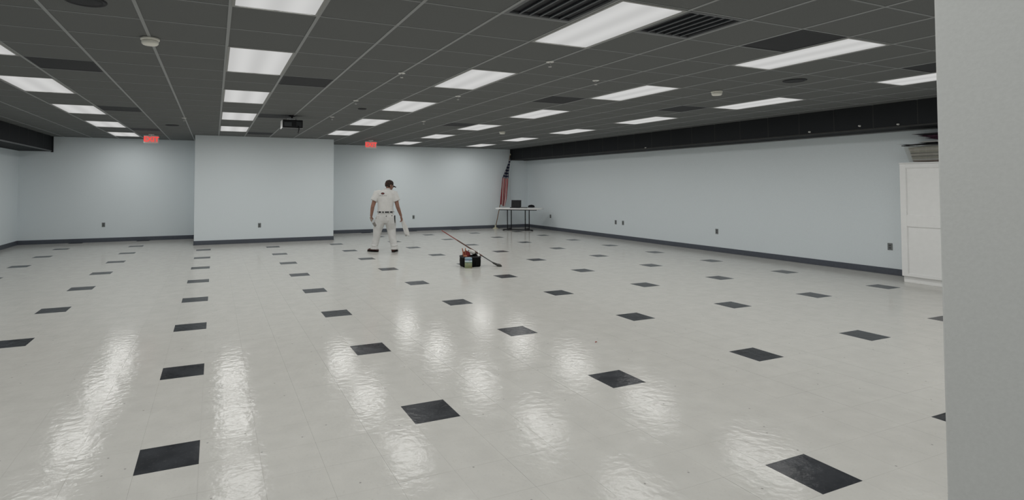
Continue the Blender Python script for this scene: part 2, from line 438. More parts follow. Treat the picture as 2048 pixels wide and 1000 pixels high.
# round speakers
sp_r = MB().lathe([(.0, .004), (.10, .004), (.115, -.004), (.125, -.004), (.13, .003), (.13, .006), (0, .006)], 32).mesh('rim', VENTD, True)
for (a, b, k), lab in zip(((-1.5, -1.55, 1), (10.4, -1.5, 1), (-1.5, 12.5, 1), (3.5, 5.9, .55)),
        ('round black ceiling speaker at the top edge, upper left', 'round black ceiling speaker near the right soffit',
         'round black ceiling speaker far back at the left', 'small round black ceiling speaker behind the projector')):
    t = thing('ceiling_speaker', lab, 'speaker', (GX+a*G, GY+b*G, H-.002), 0, 'round ceiling speakers')
    o = part('rim', sp_r, t); o.scale = (k, k, 1)
    o = part('speaker_mesh', MB().lathe([(0, -.002), (.07, -.001), (.104, .001), (.104, .004), (0, .004)], 28).mesh('speaker_mesh', VENTP, True), t); o.scale = (k, k, 1)

# smoke detectors
det_b = MB().lathe([(0, 0), (.074, 0), (.074, -.016), (.07, -.019), (0, -.019)], 32).mesh('base', CREAMP, True)
det_c = MB().lathe([(0, -.0215), (.064, -.0215), (.067, -.026), (.065, -.046), (.055, -.056), (.02, -.059), (0, -.059)], 32).mesh('cover', CREAMP, True)
det_s = MB().lathe([(0, -.019), (.058, -.019), (.058, -.0216), (0, -.0216)], 24).mesh('sensor_slot', GREYD)
for (a, b), lab in zip(((-1, -.03), (10, .02), (10.02, 10.05)), ('round white smoke detector on the grid bar at the upper left',
        'round white smoke detector near the right soffit', 'small white smoke detector far back, above the flag')):
    t = thing('smoke_detector', lab, 'smoke detector', (GX+a*G, GY+b*G, H), 0, 'smoke detectors')
    part('base', det_b, t); part('cover', det_c, t); part('sensor_slot', det_s, t)
# sprinklers
esc = MB().lathe([(0, 0), (.042, 0), (.040, -.004), (.018, -.008), (0, -.008)], 20).mesh('escutcheon', WHITEP, True)
sb = MB(); sb.cyl((0, 0, -.006), (0, 0, -.03), .008); sb.box(-.012, -.009, -.002, .002, -.05, -.028); sb.box(.009, .012, -.002, .002, -.05, -.028)
sb.box(-.012, .012, -.003, .003, -.031, -.028)
sb_me = sb.mesh('head', SILV); sd = MB().lathe([(0, -.05), (.018, -.05), (.018, -.052), (0, -.052)], 14).mesh('deflector', WHITEP)
for (a, b), lab in zip(((-1.02, 10.04), (5, -1), (6.75, .05), (5.02, 2.9), (6.05, 8.03), (3, .88), (3, 4.5), (3.1, 8)), (
        'white sprinkler head far back on the bar above the left exit sign', 'white sprinkler head just below the largest light panel',
        'white sprinkler head in the middle of the upper right ceiling', 'white sprinkler head just below the second light right of the projector',
        'tiny white sprinkler head far back in the middle', 'white sprinkler head on the nearest bar right of the projector',
        'white sprinkler head halfway along the bar right of the projector', 'white sprinkler head on the bar, level with the projector')):
    t = thing('sprinkler', lab, 'sprinkler', (GX+a*G, GY+b*G, H), 0, 'ceiling sprinkler heads')
    part('escutcheon', esc, t); part('head', sb_me, t); part('deflector', sd, t)
# white hooks on the right soffit
hk = MB().lathe([(0, 0), (.014, 0), (.014, .004), (.006, .006), (.006, .02), (.012, .026), (.010, .034), (0, .036)], 14)
hk_me = hk.mesh('hook', WHITEP, True)
for (y, z), lab in zip(((10.49, 2.385), (5.616, 2.434), (5.064, 2.405), (6.442, 2.41)), (
        'small white knob on the right soffit, farthest of them', 'small white knob on the right soffit, second nearest', 'small white knob on the right soffit, above the white cabinet', 'small grey knob on the right soffit, third nearest')):
    o = link('wall_knob', hk_me); o.location = (SXR, y, z); o.rotation_euler = (0, -PI/2, 0)
    tag(o, lab, 'knob', 'knobs on the soffit')

# ------------------------------------------------------------------ exit signs
def text_mesh(s, size, depth, m):
    c = bpy.data.curves.new('txt', 'FONT'); c.body = s; c.size = size; c.extrude = depth; c.align_x = 'CENTER'; c.align_y = 'CENTER'
    c.offset = size*.018
    o = bpy.data.objects.new('txt', c); COL.objects.link(o)
    dg = bpy.context.evaluated_depsgraph_get(); me = bpy.data.meshes.new_from_object(o.evaluated_get(dg))
    bpy.data.objects.remove(o); bpy.data.curves.remove(c); me.materials.clear(); me.materials.append(m); return me
RED = mat('exit_red', (.5, .02, .02), .5, .3, emit=(1, .07, .06), es=.85)
EXW = mat('exit_face', (.65, .45, .43), .5, .3, emit=(1, .35, .33), es=.16)
tx = text_mesh('EXIT', .165, .003, RED)
for x, y, lab in ((-1.43, 15.5, 'red glowing exit sign above the left wall'), (4.0, 15.2, 'red glowing exit sign right of the projecting wall')):
    t = thing('exit_sign', lab, 'exit sign', (x, y, 2.52), 0, 'exit signs')
    MB().box(-.16, .16, -.02, .02, 0, .19, .006).build('housing', WHITEP, t)
    MB().box(-.148, .148, -.0225, -.0195, .012, .178, .001).build('face', EXW, t)
    part('lettering', tx, t, (0, -.024, .094), (PI/2, 0, 0))
    MB().box(-.06, .06, -.03, .03, .205, H-2.52, .003).cyl((0, 0, .185), (0, 0, .21), .014).build('canopy', WHITEP, t)

# ------------------------------------------------------------------ power outlets
pl_me = MB().box(-.037, .037, -.006, 0, -.058, .058, .002).mesh('plate', GREYP)
so = MB()
so.box(-.017, .017, -.0075, -.004, -.0145, .0145, .004)
so_me = so.mesh('socket', GREYD)
st_me = MB().box(-.008, -.005, -.0085, -.006, -.004, .006).box(.005, .008, -.0085, -.006, -.004, .006).box(-.002, .002, -.0085, -.006, -.010, -.006).mesh('slots', BLACKP)
for x, y, z, rz, lab in ((-2.665, YB, .45, 0, 'grey power outlet low on the left stretch of back wall'), (1.085, BY, .45, 0, 'grey power outlet on the projecting wall'),
        (5.954, YB, .45, 0, 'grey power outlet on the back wall right of the person'), (XR, 15.73, .45, -PI/2, 'grey power outlet on the right wall beside the folding table'),
        (XR, 12.45, .45, -PI/2, 'left one of the paired outlets on the right wall'), (XR, 12.15, .45, -PI/2, 'right one of the paired outlets on the right wall'),
        (XR, 9.05, .45, -PI/2, 'grey power outlet midway along the right wall'), (XR, 5.59, .46, -PI/2, 'grey power outlet next to the white cabinet')):
    t = thing('power_outlet', lab, 'outlet', (x, y, z), rz, 'wall outlets')
    part('plate', pl_me, t)
    for dz in (-.02, .02):
        s_ = part('socket', so_me, t, (0, 0, dz)); part('slots', st_me, s_)

# ------------------------------------------------------------------ white cabinet and what lies on it
cab = thing('storage_cabinet', 'tall white panelled storage cabinet partly hidden by the near wall', 'cabinet', (9.65, 3.91, 0))
# local: front faces -X at x=0, runs y 0..0.91
b = MB(); b.box(.022, .565, .0, 1.20, .09, 1.80, .002); b.build('carcass', WHITEL, cab)
MB().box(-.005, .57, -.005, 1.205, 1.80, 1.818, .003).build('top_board', WHITEL, cab)
MB().box(.035, .56, .01, 1.19, 0, .09, .002).build('plinth', WHITEL, cab)
for k in range(2):
    y0, y1 = (.003, .5985) if k == 0 else (.6015, 1.197)
    d = bpy.data.objects.new('door', None); 
    fr_ = MB(); s = .080
    fr_.box(0, .02, y0, y0+s, .095, 1.797, .002); fr_.box(0, .02, y1-s, y1, .095, 1.797, .002)
    for z0, z1 in ((.095, .135), (.85, 1.02), (1.737, 1.797)): fr_.box(0, .02, y0+s, y1-s, z0, z1, .002)
    bpy.data.objects.remove(d)
    d = fr_.build('door', WHITEL, cab)
    for z0, z1 in ((.135, .85), (1.02, 1.737)):
        MB().box(.015, .021, y0+s, y1-s, z0, z1).build('door_panel', WHITEL, d)
        MB().box(.006, .016, y0+s, y0+s+.008, z0, z1, .002).box(.006, .016, y1-s-.008, y1-s, z0, z1, .002).box(.006, .016, y0+s+.008, y1-s-.008, z0, z0+.008, .002).box(.006, .016, y0+s+.008, y1-s-.008, z1-.008, z1, .002).build('panel_moulding', WHITEL, d)
    yk = y1-.03 if k == 0 else y0+.03
    MB().lathe([(0, 0), (.006, 0), (.006, .014), (.014, .02), (.012, .028), (0, .03)], 14, Matrix.Translation((0, yk, 1.0)) @ Matrix.Rotation(-PI/2, 4, 'Y')).build('knob', SILV, d, True)
# clear bin full of papers
BINM = mat('clear_bin_plastic', (.50, .50, .46), .25, .5)
bnode = nodes(BINM)[2]; bnode.inputs['Alpha'].default_value = .13
PAPS = [noisy(mat('paper_%d' % i, c, .8, .2), 40, .18) for i, c in enumerate(((.34, .33, .27), (.17, .165, .14), (.44, .42, .37), (.20, .115, .085), (.58, .57, .54)))]
bt = 1.818
bin_ = thing('storage_bin', 'clear plastic bin stuffed with papers on the white cabinet', 'storage bin', (9.96, 4.66, bt+.001))
def rect_ring(hx, hy, z, r=.03, n=4):
    out = []
    for cx_, cy_, a in ((hx-r, hy-r, 0), (-hx+r, hy-r, PI/2), (-hx+r, -hy+r, PI), (hx-r, -hy+r, 1.5*PI)):
        for k in range(n+1): out.append((cx_+r*math.cos(a+k*PI/2/n), cy_+r*math.sin(a+k*PI/2/n), z))
    return out
bb = MB(); bb.rings([rect_ring(.20, .375, .0), rect_ring(.205, .38, .01), rect_ring(.235, .44, .255), rect_ring(.229, .434, .255), rect_ring(.2, .375, .012)], True)
bb.build('tub', BINM, bin_)
bb = MB(); bb.rings([rect_ring(.252, .457, .257), rect_ring(.252, .457, .268), rect_ring(.236, .441, .268), rect_ring(.236, .441, .257), rect_ring(.252, .457, .257)], False)
bb.build('rim', BLACKP, bin_)
z = bt+.016
for k, (w, l, h, mi) in enumerate(((.17, .345, .018, 3), (.18, .35, .022, 4), (.182, .352, .03, 0), (.186, .36, .022, 1), (.186, .365, .026, 2), (.19, .365, .02, 1), (.194, .37, .03, 0), (.196, .38, .028, 2), (.2, .385, .022, 0))):
    p = MB()
    nn = 4
    for q in range(nn):
        p.box(-w+random.uniform(0, .012), w-random.uniform(0, .012), -l+random.uniform(0, .015), l-random.uniform(0, .015), q*h/nn, (q+1)*h/nn-.0006)
    o = p.build('paper_stack', PAPS[mi]); o.location = (9.96, 4.66, z); z += h
    tag(o, 'bundle of old papers in the clear bin, %s' % ['lowest', 'second from bottom', 'third from bottom', 'fourth from bottom', 'middle', 'fourth from top', 'third from top', 'second from top', 'topmost'][k], 'papers', 'papers in the bin')
# black liner draped over the bin, white papers, purple folded bag on top
g = MB(); rs = []
nx, ny = 10, 16
bm2 = bmesh.new(); grid = []
for i in range(nx+1):
    row = []
    for j in range(ny+1):
        u, v = i/nx-.5, j/ny-.5
        zz = .270+.005*math.sin(7*u+9*v)+.004*math.sin(17*v+3*u)
        row.append(bm2.verts.new((u*.53+.01*math.sin(8*v), v*(1.0)+.012*math.sin(11*u), zz)))
    grid.append(row)
for i in range(nx):
    for j in range(ny): bm2.faces.new((grid[i][j], grid[i+1][j], grid[i+1][j+1], grid[i][j+1]))
bmesh.ops.solidify(bm2, geom=bm2.faces[:], thickness=.006)
g.add(bm2)
o = g.build('bin_liner', BLACKP, None, True); o.location = (9.96, 4.66, bt+.013)
tag(o, 'rumpled black plastic sheet lying across the top of the paper bin', 'plastic sheet')
PAPW = mat('white_paper', (.62, .62, .60), .8, .2)
p = MB()
for q in range(5): p.box(-.15+.01*q, .16-.008*q, -.33+.02*q, .31-.012*q, q*.005, q*.005+.004)
o = p.build('loose_papers', PAPW); o.location = (9.96, 4.62, bt+.301); o.rotation_euler = (0, 0, .1)
tag(o, 'white loose papers between the black sheet and the purple bag', 'papers')
PURP = noisy(mat('purple_cloth', (.060, .022, .045), .7, .3), 25, .5, .3, dist=.01)
PURD = mat('dark_cloth', (.016, .014, .017), .7, .3)
bag = thing('folded_bag', 'dark purple folded cloth bag with a pointed end atop the bin', 'bag', (9.92, 4.64, bt+.328))
def bag_layer(name, z0, z1, tip, m, off):
    rs = []
    for k in range(9):
        t_ = k/8; y = tip-.72*t_; hw = .02+.17*min(1, t_*2.2); hz = (z1-z0)*min(1, .12+t_*2.6)/2; zc = z1-hz-.01*t_
        rs.append([(hw*math.cos(2*PI*i/16)*(1+.05*math.sin(5*t_+off)), y, zc+hz*math.copysign(abs(math.sin(2*PI*i/16))**.7, math.sin(2*PI*i/16))) for i in range(16)])
    MB().rings(rs).build(name, m, bag, True)
bag_layer('outer_fold', .080, .118, .42, PURD, 0); bag_layer('middle_fold', .036, .092, .34, PURP, 1); bag_layer('lower_fold', .0, .05, .24, PURP, 2)

# ------------------------------------------------------------------ folding table in the corner with things on it
TR = math.atan2(-.66, .75)
tab = thing('folding_table', 'white folding table with black legs standing across the far corner', 'table', (9.25, 16.05, 0), TR)
hx, hy, r = .77, .36, .20
poly = []
for cx_, cy_, a in ((hx-r, hy-r, 0), (-hx+r, hy-r, PI/2), (-hx+r, -hy+r, PI), (hx-r, -hy+r, 1.5*PI)):
    for k in range(9): poly.append((cx_+r*math.cos(a+k*PI/16), cy_+r*math.sin(a+k*PI/16)))
MB().prism(poly, .695, .735, .006).build('tabletop', WHITEL, tab)
MB().box(-.62, .62, -.29, -.26, .665, .695, .003).box(-.62, .62, .26, .29, .665, .695, .003).build('apron_rail', DGREY, tab)
for sx in (-1.03, .78):
    for dx in (-.065, .065):
        MB().tube([(sx*.33+dx, 0, .69), (sx*.33+dx, 0, .05)], [.016, .016], 10).build('leg', BLACKP, tab, True)
    MB().tube([(sx*.33, -.29, .022), (sx*.33, -.10, .045), (sx*.33, .10, .045), (sx*.33, .29, .022)], [.02, .024, .024, .02], 10).box(sx*.33-.085, sx*.33+.085, -.02, .02, .03, .06, .006).build('foot_bar', BLACKP, tab)
MB().box(-.48, .48, -.30, -.26, .012, .05, .008).box(-.50, -.44, -.31, -.25, 0, .03, .004).box(.44, .50, -.31, -.25, 0, .03, .004).build('stretcher', BLACKP, tab)
def on_table(lx, ly, lz=.735):
    c, s = math.cos(TR), math.sin(TR); return (9.25+lx*c-ly*s, 16.05+lx*s+ly*c, lz+.001)
# equipment case: black body with grey front and thick black lid
SCR = noisy(mat('dark_screen', (.026, .028, .027), .6, .2), 6, .3)
t = thing('laptop', 'open black laptop turned on the white folding table', 'laptop', on_table(-.115, -.08), TR)
MB().box(-.165, .165, -.12, .12, 0, .022, .004).build('base', BLACKP, t)
MB().box(-.150, .150, -.10, .02, .0205, .025, .001).build('keyboard', DGREY, t)
lid = MB().box(-.165, .165, -.009, .009, 0, .235, .004, Matrix.Translation((0, .11, .02)) @ Matrix.Rotation(-.16, 4, 'X')).build('lid', BLACKP, t)
MB().box(-.145, .145, -.0105, -.0085, .035, .185, .0, Matrix.Translation((0, .11, .02)) @ Matrix.Rotation(-.16, 4, 'X')).build('screen', SCR, lid)
t = thing('binder', 'flat black binder lying beside the laptop', 'binder', on_table(.165, -.12), TR+.05)
MB().box(-.11, .11, -.15, .15, 0, .005, .001).box(-.11, .11, -.15, .15, .019, .024, .001).box(-.115, -.107, -.15, .15, 0, .024, .002).build('cover', BLACKP, t)
MB().box(-.1, .104, -.14, .14, .0055, .0185).build('pages', PAPW, t)
t = thing('baseball_cap', 'black baseball cap lying on the right end of the table', 'cap', on_table(.40, -.02), TR+.5)
def cap_build(t, m, mb, sc=1.0):
    prof = [(.098, 0), (.10, .02), (.094, .06), (.075, .095), (.045, .115), (.012, .122), (0, .123)]
    MB().lathe([(r_*sc, z_*sc) for r_, z_ in prof]+[(0, .115*sc), (.04*sc, .108*sc), (.07*sc, .09*sc), (.088*sc, .055*sc), (.094*sc, .02*sc), (.093*sc, 0), (.098*sc, 0)], 24).build('crown', m, t, True)
    b2 = bmesh.new(); A = []; B_ = []
    for k in range(13):
        a = PI/2-1.05+2.1*k/12; q = (k/12-.5)*2
        A.append(b2.verts.new((.094*sc*math.cos(a), .094*sc*math.sin(a), .010*sc)))
        B_.append(b2.verts.new((.092*sc*q, (.10+.075*math.sqrt(max(0, 1-(q*.92)**2)))*sc*1.0, (.012-.028*q*q)*sc)))
    for k in range(12): b2.faces.new((A[k], A[k+1], B_[k+1], B_[k]))
    bmesh.ops.solidify(b2, geom=b2.faces[:], thickness=.004*sc)
    MB().add(b2).build('brim', mb, t, True)
    MB().ball((0, 0, .124*sc), .008*sc, 8).build('button', m, t, True)
CAPB = mat('black_cloth', (.013, .013, .015), .85, .2)
cap_build(t, CAPB, CAPB, .98)
t.scale = (1.15, 1.0, .72)
for c in t.children:
    c.location.z += .028

# ------------------------------------------------------------------ flag leaning in the corner
fl = thing('flag', 'furled american flag on a pole leaning in the far corner', 'flag', (8.85, 17.0, 0))
WOOD = noisy(mat('pole_wood', (.22, .13, .07), .5, .4), 30, .2)
top = Vector((.63, .085, 2.53)); bot = Vector((0, 0, .02))
MB().tube([bot, top], [.014, .012], 10).build('pole', WOOD, fl, True)
MB().ball(top+Vector((.006, 0, .03)), (.022, .022, .03), 10).build('finial', mat('finial_white', (.65, .62, .5), .4, .5), fl, True)
MB().lathe([(0, 0), (.10, 0), (.105, .012), (.05, .03), (.024, .045), (.022, .12), (0, .12)], 22).build('base', mat('flag_base_cream', (.55, .52, .38), .5, .4), fl, True)
def flag_material():
    m = mat('flag_cloth', (1, 1, 1), .8, .15); N, L, b = nodes(m)
    uv = N.new('ShaderNodeUVMap'); sp = N.new('ShaderNodeSeparateXYZ'); L.new(uv.outputs[0], sp.inputs[0])
    def mth(op, a, b_=None, c=None):
        n = N.new('ShaderNodeMath'); n.operation = op
        for i_, v in enumerate((a, b_, c)):
            if v is None: continue
            if hasattr(v, 'default_value'): L.new(v, n.inputs[i_])
            else: n.inputs[i_].default_value = v
        return n.outputs[0]
    U, V = sp.outputs['X'], sp.outputs['Y']            # U across the stripes, V along them
    st = mth('LESS_THAN', mth('FRACT', mth('MULTIPLY', U, 6.5)), .5)
    can = mth('MULTIPLY', mth('LESS_THAN', V, .42), mth('GREATER_THAN', U, .0))
    # rows of stars: offset lattice of dots
    fx = mth('SUBTRACT', mth('FRACT', mth('MULTIPLY', U, 9)), .5); fy = mth('SUBTRACT', mth('FRACT', mth('MULTIPLY', V, 16)), .5)
    rad = mth('ADD', mth('MULTIPLY', fx, fx), mth('MULTIPLY', fy, fy))
    star = mth('LESS_THAN', rad, .07)
    def mix(f, A, B):
        n = N.new('ShaderNodeMix'); n.data_type = 'RGBA'; L.new(f, n.inputs['Factor'])
        for k_, v in (('A', A), ('B', B)):
            if hasattr(v, 'default_value'): L.new(v, n.inputs[k_])
            else: n.inputs[k_].default_value = (*v, 1)
        return n.outputs['Result']
    body = mix(st, (.62, .52, .50), (.33, .022, .035)); blue = mix(star, (.022, .026, .06), (.55, .55, .55))
    L.new(mix(can, body, blue), b.inputs['Base Color']); return m
FLAGM = flag_material()
# silhouette (in metres sideways from the pole and height) of the hanging cloth
b2 = bmesh.new(); uvl = b2.loops.layers.uv.new('UVMap')
nu, nv = 40, 40
prof = [(0, .0, .02), (.12, -.045, .03), (.3, -.12, .05), (.42, -.17, .10), (.55, -.15, .13), (.7, -.12, .16), (.85, -.08, .19), (1, -.03, .16)]
def lerp_prof(v):
    for p0, p1 in zip(prof, prof[1:]):
        if v <= p1[0]:
            k = (v-p0[0])/(p1[0]-p0[0]); return p0[1]+(p1[1]-p0[1])*k, p0[2]+(p1[2]-p0[2])*k
    return prof[-1][1], prof[-1][2]
gv = []
for j in range(nv+1):
    v = j/nv; zc = 2.40-1.62*v
    pc = bot.lerp(top, (zc-bot.z)/(top.z-bot.z)); l, rr_ = lerp_prof(v); row = []
    for i in range(nu+1):
        u = i/nu; amp = .012+.045*v
        x = pc.x+l+(rr_-l)*u+.012*math.sin(u*20+v*3)
        y = pc.y-.035-amp*(1+math.sin(u*PI*5+v*2.2))*.8
        zz = zc-.05*math.sin(u*PI)*v+(.08*(1-u)-.10*u*0)*v
        row.append(b2.verts.new((x, y, zz)))
    gv.append(row)
for j in range(nv):
    for i in range(nu):
        f = b2.faces.new((gv[j][i], gv[j+1][i], gv[j+1][i+1], gv[j][i+1]))
        for lp, (uu, vv) in zip(f.loops, ((i, j), (i, j+1), (i+1, j+1), (i+1, j))): lp[uvl].uv = (uu/nu, vv/nv)
me = bpy.data.meshes.new('cloth'); b2.to_mesh(me); b2.free(); me.materials.append(FLAGM)
for p in me.polygons: p.use_smooth = True
o = link('cloth', me, fl); md = o.modifiers.new('thick', 'SOLIDIFY'); md.thickness = .003

# ------------------------------------------------------------------ projector
pr = thing('projector', 'black ceiling projector on a silver mount above the projecting wall', 'projector', (1.28, 10.44, H))
MB().lathe([(0, 0), (.06, 0), (.06, -.012), (.02, -.018), (0, -.018)], 20).build('ceiling_plate', BLACKP, pr, True)
MB().cyl((0, 0, -.01), (0, 0, -.05), .018).build('drop_pole', BLACKP, pr, True)
MB().box(-.075, .075, -.07, .07, -.056, -.046, .003).box(-.07, -.055, -.06, .06, -.075, -.05, .003).box(.055, .07, -.06, .06, -.075, -.05, .003).box(-.11, .11, -.012, .012, -.082, -.07, .003).box(-.012, .012, -.11, .11, -.082, -.07, .003).build('mount_bracket', SILV, pr)
bd = MB().box(-.18, .175, -.15, .15, -.235, -.085, .016).build('body', BLACKP, pr)
MB().box(-.184, -.178, -.145, .145, -.235, -.09, .002).box(-.18, .175, -.151, -.146, -.238, -.230, .001).build('side_trim', SILV, pr)
MB().box(-.15, -.02, -.153, -.149, -.20, -.13, .001).build('rear_ports', DGREY, pr)
vg = MB()
for k in range(7): vg.box(.06, .15, -.153, -.149, -.20+k*.012, -.194+k*.012)
vg.build('rear_vents', DGREY, pr)
MB().cyl((-.06, .149, -.16), (-.06, .175, -.16), .04, 24).build('lens', BLACKP, pr, True)
MB().tube([(.09, -.15, -.19), (.105, -.175, -.215), (.10, -.185, -.26), (.085, -.185, -.325)], [.008, .009, .009, .007], 10).build('cable', BLACKP, pr, True)

# ------------------------------------------------------------------ tools on the floor
TB = -math.atan2(4.25, 9.2)          # local x runs across the view
tx0 = Vector((4.265, 9.21, 0))
def loc2(lx, ly, lz=0):
    c, s = math.cos(TB), math.sin(TB); return (tx0.x+lx*c-ly*s, tx0.y+lx*s+ly*c, lz)
NYL = noisy(mat('black_nylon', (.006, .0065, .0065), .9, .12), 60, .3, .2, dist=.003)
tote = thing('tool_tote', 'open black fabric tool tote standing on the floor', 'tool bag', loc2(.01, .08), TB+.35)
hw, hd, hh = .165, .125, .19
tb = MB()
tb.rings([rect_ring(hw-.01, hd-.01, 0, .03), rect_ring(hw, hd, .012, .03), rect_ring(hw+.004, hd+.004, .10, .03), rect_ring(hw, hd, hh, .03), rect_ring(hw-.012, hd-.012, hh, .02), rect_ring(hw-.014, hd-.014, .02, .02)])
tb.build('body', NYL, tote, True)
tb = MB(); tb.rings([rect_ring(hw+.006, hd+.006, hh-.025, .03), rect_ring(hw+.006, hd+.006, hh+.002, .03), rect_ring(hw-.003, hd-.003, hh+.002, .03), rect_ring(hw-.003, hd-.003, hh-.025, .03), rect_ring(hw+.006, hd+.006, hh-.025, .03)], False)
tb.build('rim_binding', BLACKP, tote, True)
for k in range(3): MB().box(-.13+k*.09, -.055+k*.09, -hd-.014, -hd-.002, .03, .12, .005).build('outer_pocket', NYL, tote)
for sy in (-1, 1):
    MB().tube([(.085, sy*.09, hh-.01), (.09, sy*.055, hh+.02), (.08, sy*.02, hh+.036)], [.014, .013, .013], 8).build('handle_strap', NYL, tote, True)
MB().tube([(.045, 0, hh+.042), (.12, 0, hh+.038)], [.017, .016], 10).build('grip', BLACKP, tote, True)
MB().prism([(.080, -.04), (.122, -.04), (.115, .04), (.088, .04)], .02, hh+.030).build('divider', NYL, tote)
TI = .022
REDC = noisy(mat('dark_red_cloth', (.14, .022, .020), .8, .2), 35, .5, .3, dist=.01)
ORG = noisy(mat('orange_skin_tone_cloth', (.34, .13, .075), .7, .2), 30, .3)
WHC = noisy(mat('white_nap', (.66, .65, .62), .9, .1), 60, .06, .3, dist=.004)
def blob(name, c, r, m, label, cat, seed, sub=3):
    rnd = random.Random(seed); b2 = bmesh.new(); bmesh.ops.create_icosphere(b2, subdivisions=sub, radius=1)
    ph = [rnd.uniform(0, 6) for _ in range(6)]
    for v in b2.verts:
        n = v.co.copy(); k = 1+.10*math.sin(5*n.x+ph[0])*math.sin(4*n.z+ph[1])+.08*math.sin(9*n.y+ph[2]+3*n.x)+.05*math.sin(14*n.z+ph[3])
        v.co = Vector((n.x*r[0], n.y*r[1], n.z*r[2]))*k
    o = MB().add(b2).build(name, m, None, True); o.location = c; o.rotation_euler = (0, 0, TB); return tag(o, label, cat)
def tote_pt(lx, ly, lz):
    a = TB+.35; o = Vector(loc2(.01, .08)); return (o.x+lx*math.cos(a)-ly*math.sin(a), o.y+lx*math.sin(a)+ly*math.cos(a), lz)
blob('red_rag', tote_pt(-.075, -.005, .20), (.072, .085, .085), REDC, 'crumpled dark red rag bulging out of the tool tote', 'rag', 3)
# orange handled pliers standing in the left end
t = thing('pliers', 'orange handled pliers sticking up from the left of the tote', 'pliers', tote_pt(-.125, -.055, .03), TB)
for s in (-1, 1):
    MB().tube([(s*.01, 0, .10), (s*.012-.006, 0, .18), (s*.022-.010, 0, .245), (s*.028-.016, 0, .305)], [.010, .011, .011, .008], 8).build('handle', ORG, t, True)
MB().prism([(-.014, -.005), (.014, -.005), (.016, .005), (-.016, .005)], 0, .11).build('jaws', DGREY, t)
o = MB().tube([(-.03, 0, 0), (.03, .008, -.008)], [.036, .036], 18).build('roller_cover', WHC, None, True); o.location = tote_pt(.018, -.045, .272); o.rotation_euler = (0, .25, TB)
tag(o, 'white fuzzy paint roller cover lying on top of the tote', 'roller cover')
MB().cyl((-.070, -.005, .004), (.070, .014, -.014), .012, 10).build('core', DGREY, o)
t = thing('white_bottle', 'small white bottle in the right end of the tote', 'bottle', tote_pt(.137, -.075, .10), TB)
MB().lathe([(0, 0), (.022, 0), (.022, .10), (.016, .118), (.010, .124), (.010, .13), (0, .13)], 16).build('body', WHITEP, t, True)
MB().lathe([(0, .13), (.012, .13), (.012, .155), (.006, .162), (.006, .185), (0, .186)], 14).build('cap', WHITEP, t, True)
# orange-pink scrap tucked over the left rim
blob('orange_glove', tote_pt(-.128, -.098, .197), (.035, .028, .028), ORG, 'orange rubber glove hanging at the left rim of the tote', 'glove', 5)
# label tub in front
tub = thing('wipes_tub', 'upright tub with blue and green label in front of the tote', 'tub', loc2(-.022, -.135), TB)
LBL = mat('tub_label', (.5, .5, .4), .4, .4)
def label_material():
    N, L, b = nodes(LBL); tc = N.new('ShaderNodeTexCoord'); sp = N.new('ShaderNodeSeparateXYZ'); L.new(tc.outputs['Object'], sp.inputs[0])
    rp = N.new('ShaderNodeValToRGB'); mr = N.new('ShaderNodeMapRange'); mr.inputs['From Max'].default_value = .18
    L.new(sp.outputs['Z'], mr.inputs['Value']); L.new(mr.outputs[0], rp.inputs['Fac'])
    cr_ = rp.color_ramp; cr_.interpolation = 'LINEAR'
    cr_.elements[0].position = 0; cr_.elements[0].color = (.42, .44, .28, 1); cr_.elements[1].position = 1; cr_.elements[1].color = (.40, .52, .58, 1)
    for pos, c in ((.10, (.22, .27, .14, 1)), (.45, (.33, .36, .22, 1)), (.60, (.16, .26, .20, 1)), (.67, (.60, .68, .70, 1)), (.74, (.62, .70, .74, 1)), (.79, (.06, .12, .19, 1)), (.85, (.08, .16, .24, 1)), (.90, (.34, .48, .56, 1))):
        e = cr_.elements.new(pos); e.color = c
    nz = N.new('ShaderNodeTexNoise'); nz.inputs['Scale'].default_value = 24; L.new(tc.outputs['Object'], nz.inputs['Vector'])
    r3 = N.new('ShaderNodeMapRange'); r3.inputs['From Min'].default_value = .58; r3.inputs['From Max'].default_value = .66; r3.inputs['To Max'].default_value = .6
    L.new(nz.outputs['Fac'], r3.inputs['Value'])
    mx = N.new('ShaderNodeMix'); mx.data_type = 'RGBA'; mx.inputs['B'].default_value = (.30, .17, .10, 1)
    L.new(r3.outputs[0], mx.inputs['Factor']); L.new(rp.outputs['Color'], mx.inputs['A']); L.new(mx.outputs['Result'], b.inputs['Base Color'])
label_material()
tb = MB(); tb.rings([rect_ring(.062, .042, 0, .018), rect_ring(.066, .046, .006, .02), rect_ring(.066, .046, .158, .02), rect_ring(.060, .040, .165, .018)]); tb.build('body', LBL, tub, True)
tb = MB(); tb.rings([rect_ring(.066, .046, .1655, .02), rect_ring(.066, .046, .178, .02), rect_ring(.052, .034, .186, .018)]); tb.build('lid', mat('tub_lid', (.30, .42, .50), .4, .4), tub, True)
MB().box(-.03, .03, -.015, .015, .1855, .189, .001).build('flap', mat('tub_flap', (.55, .62, .66), .4, .4), tub)
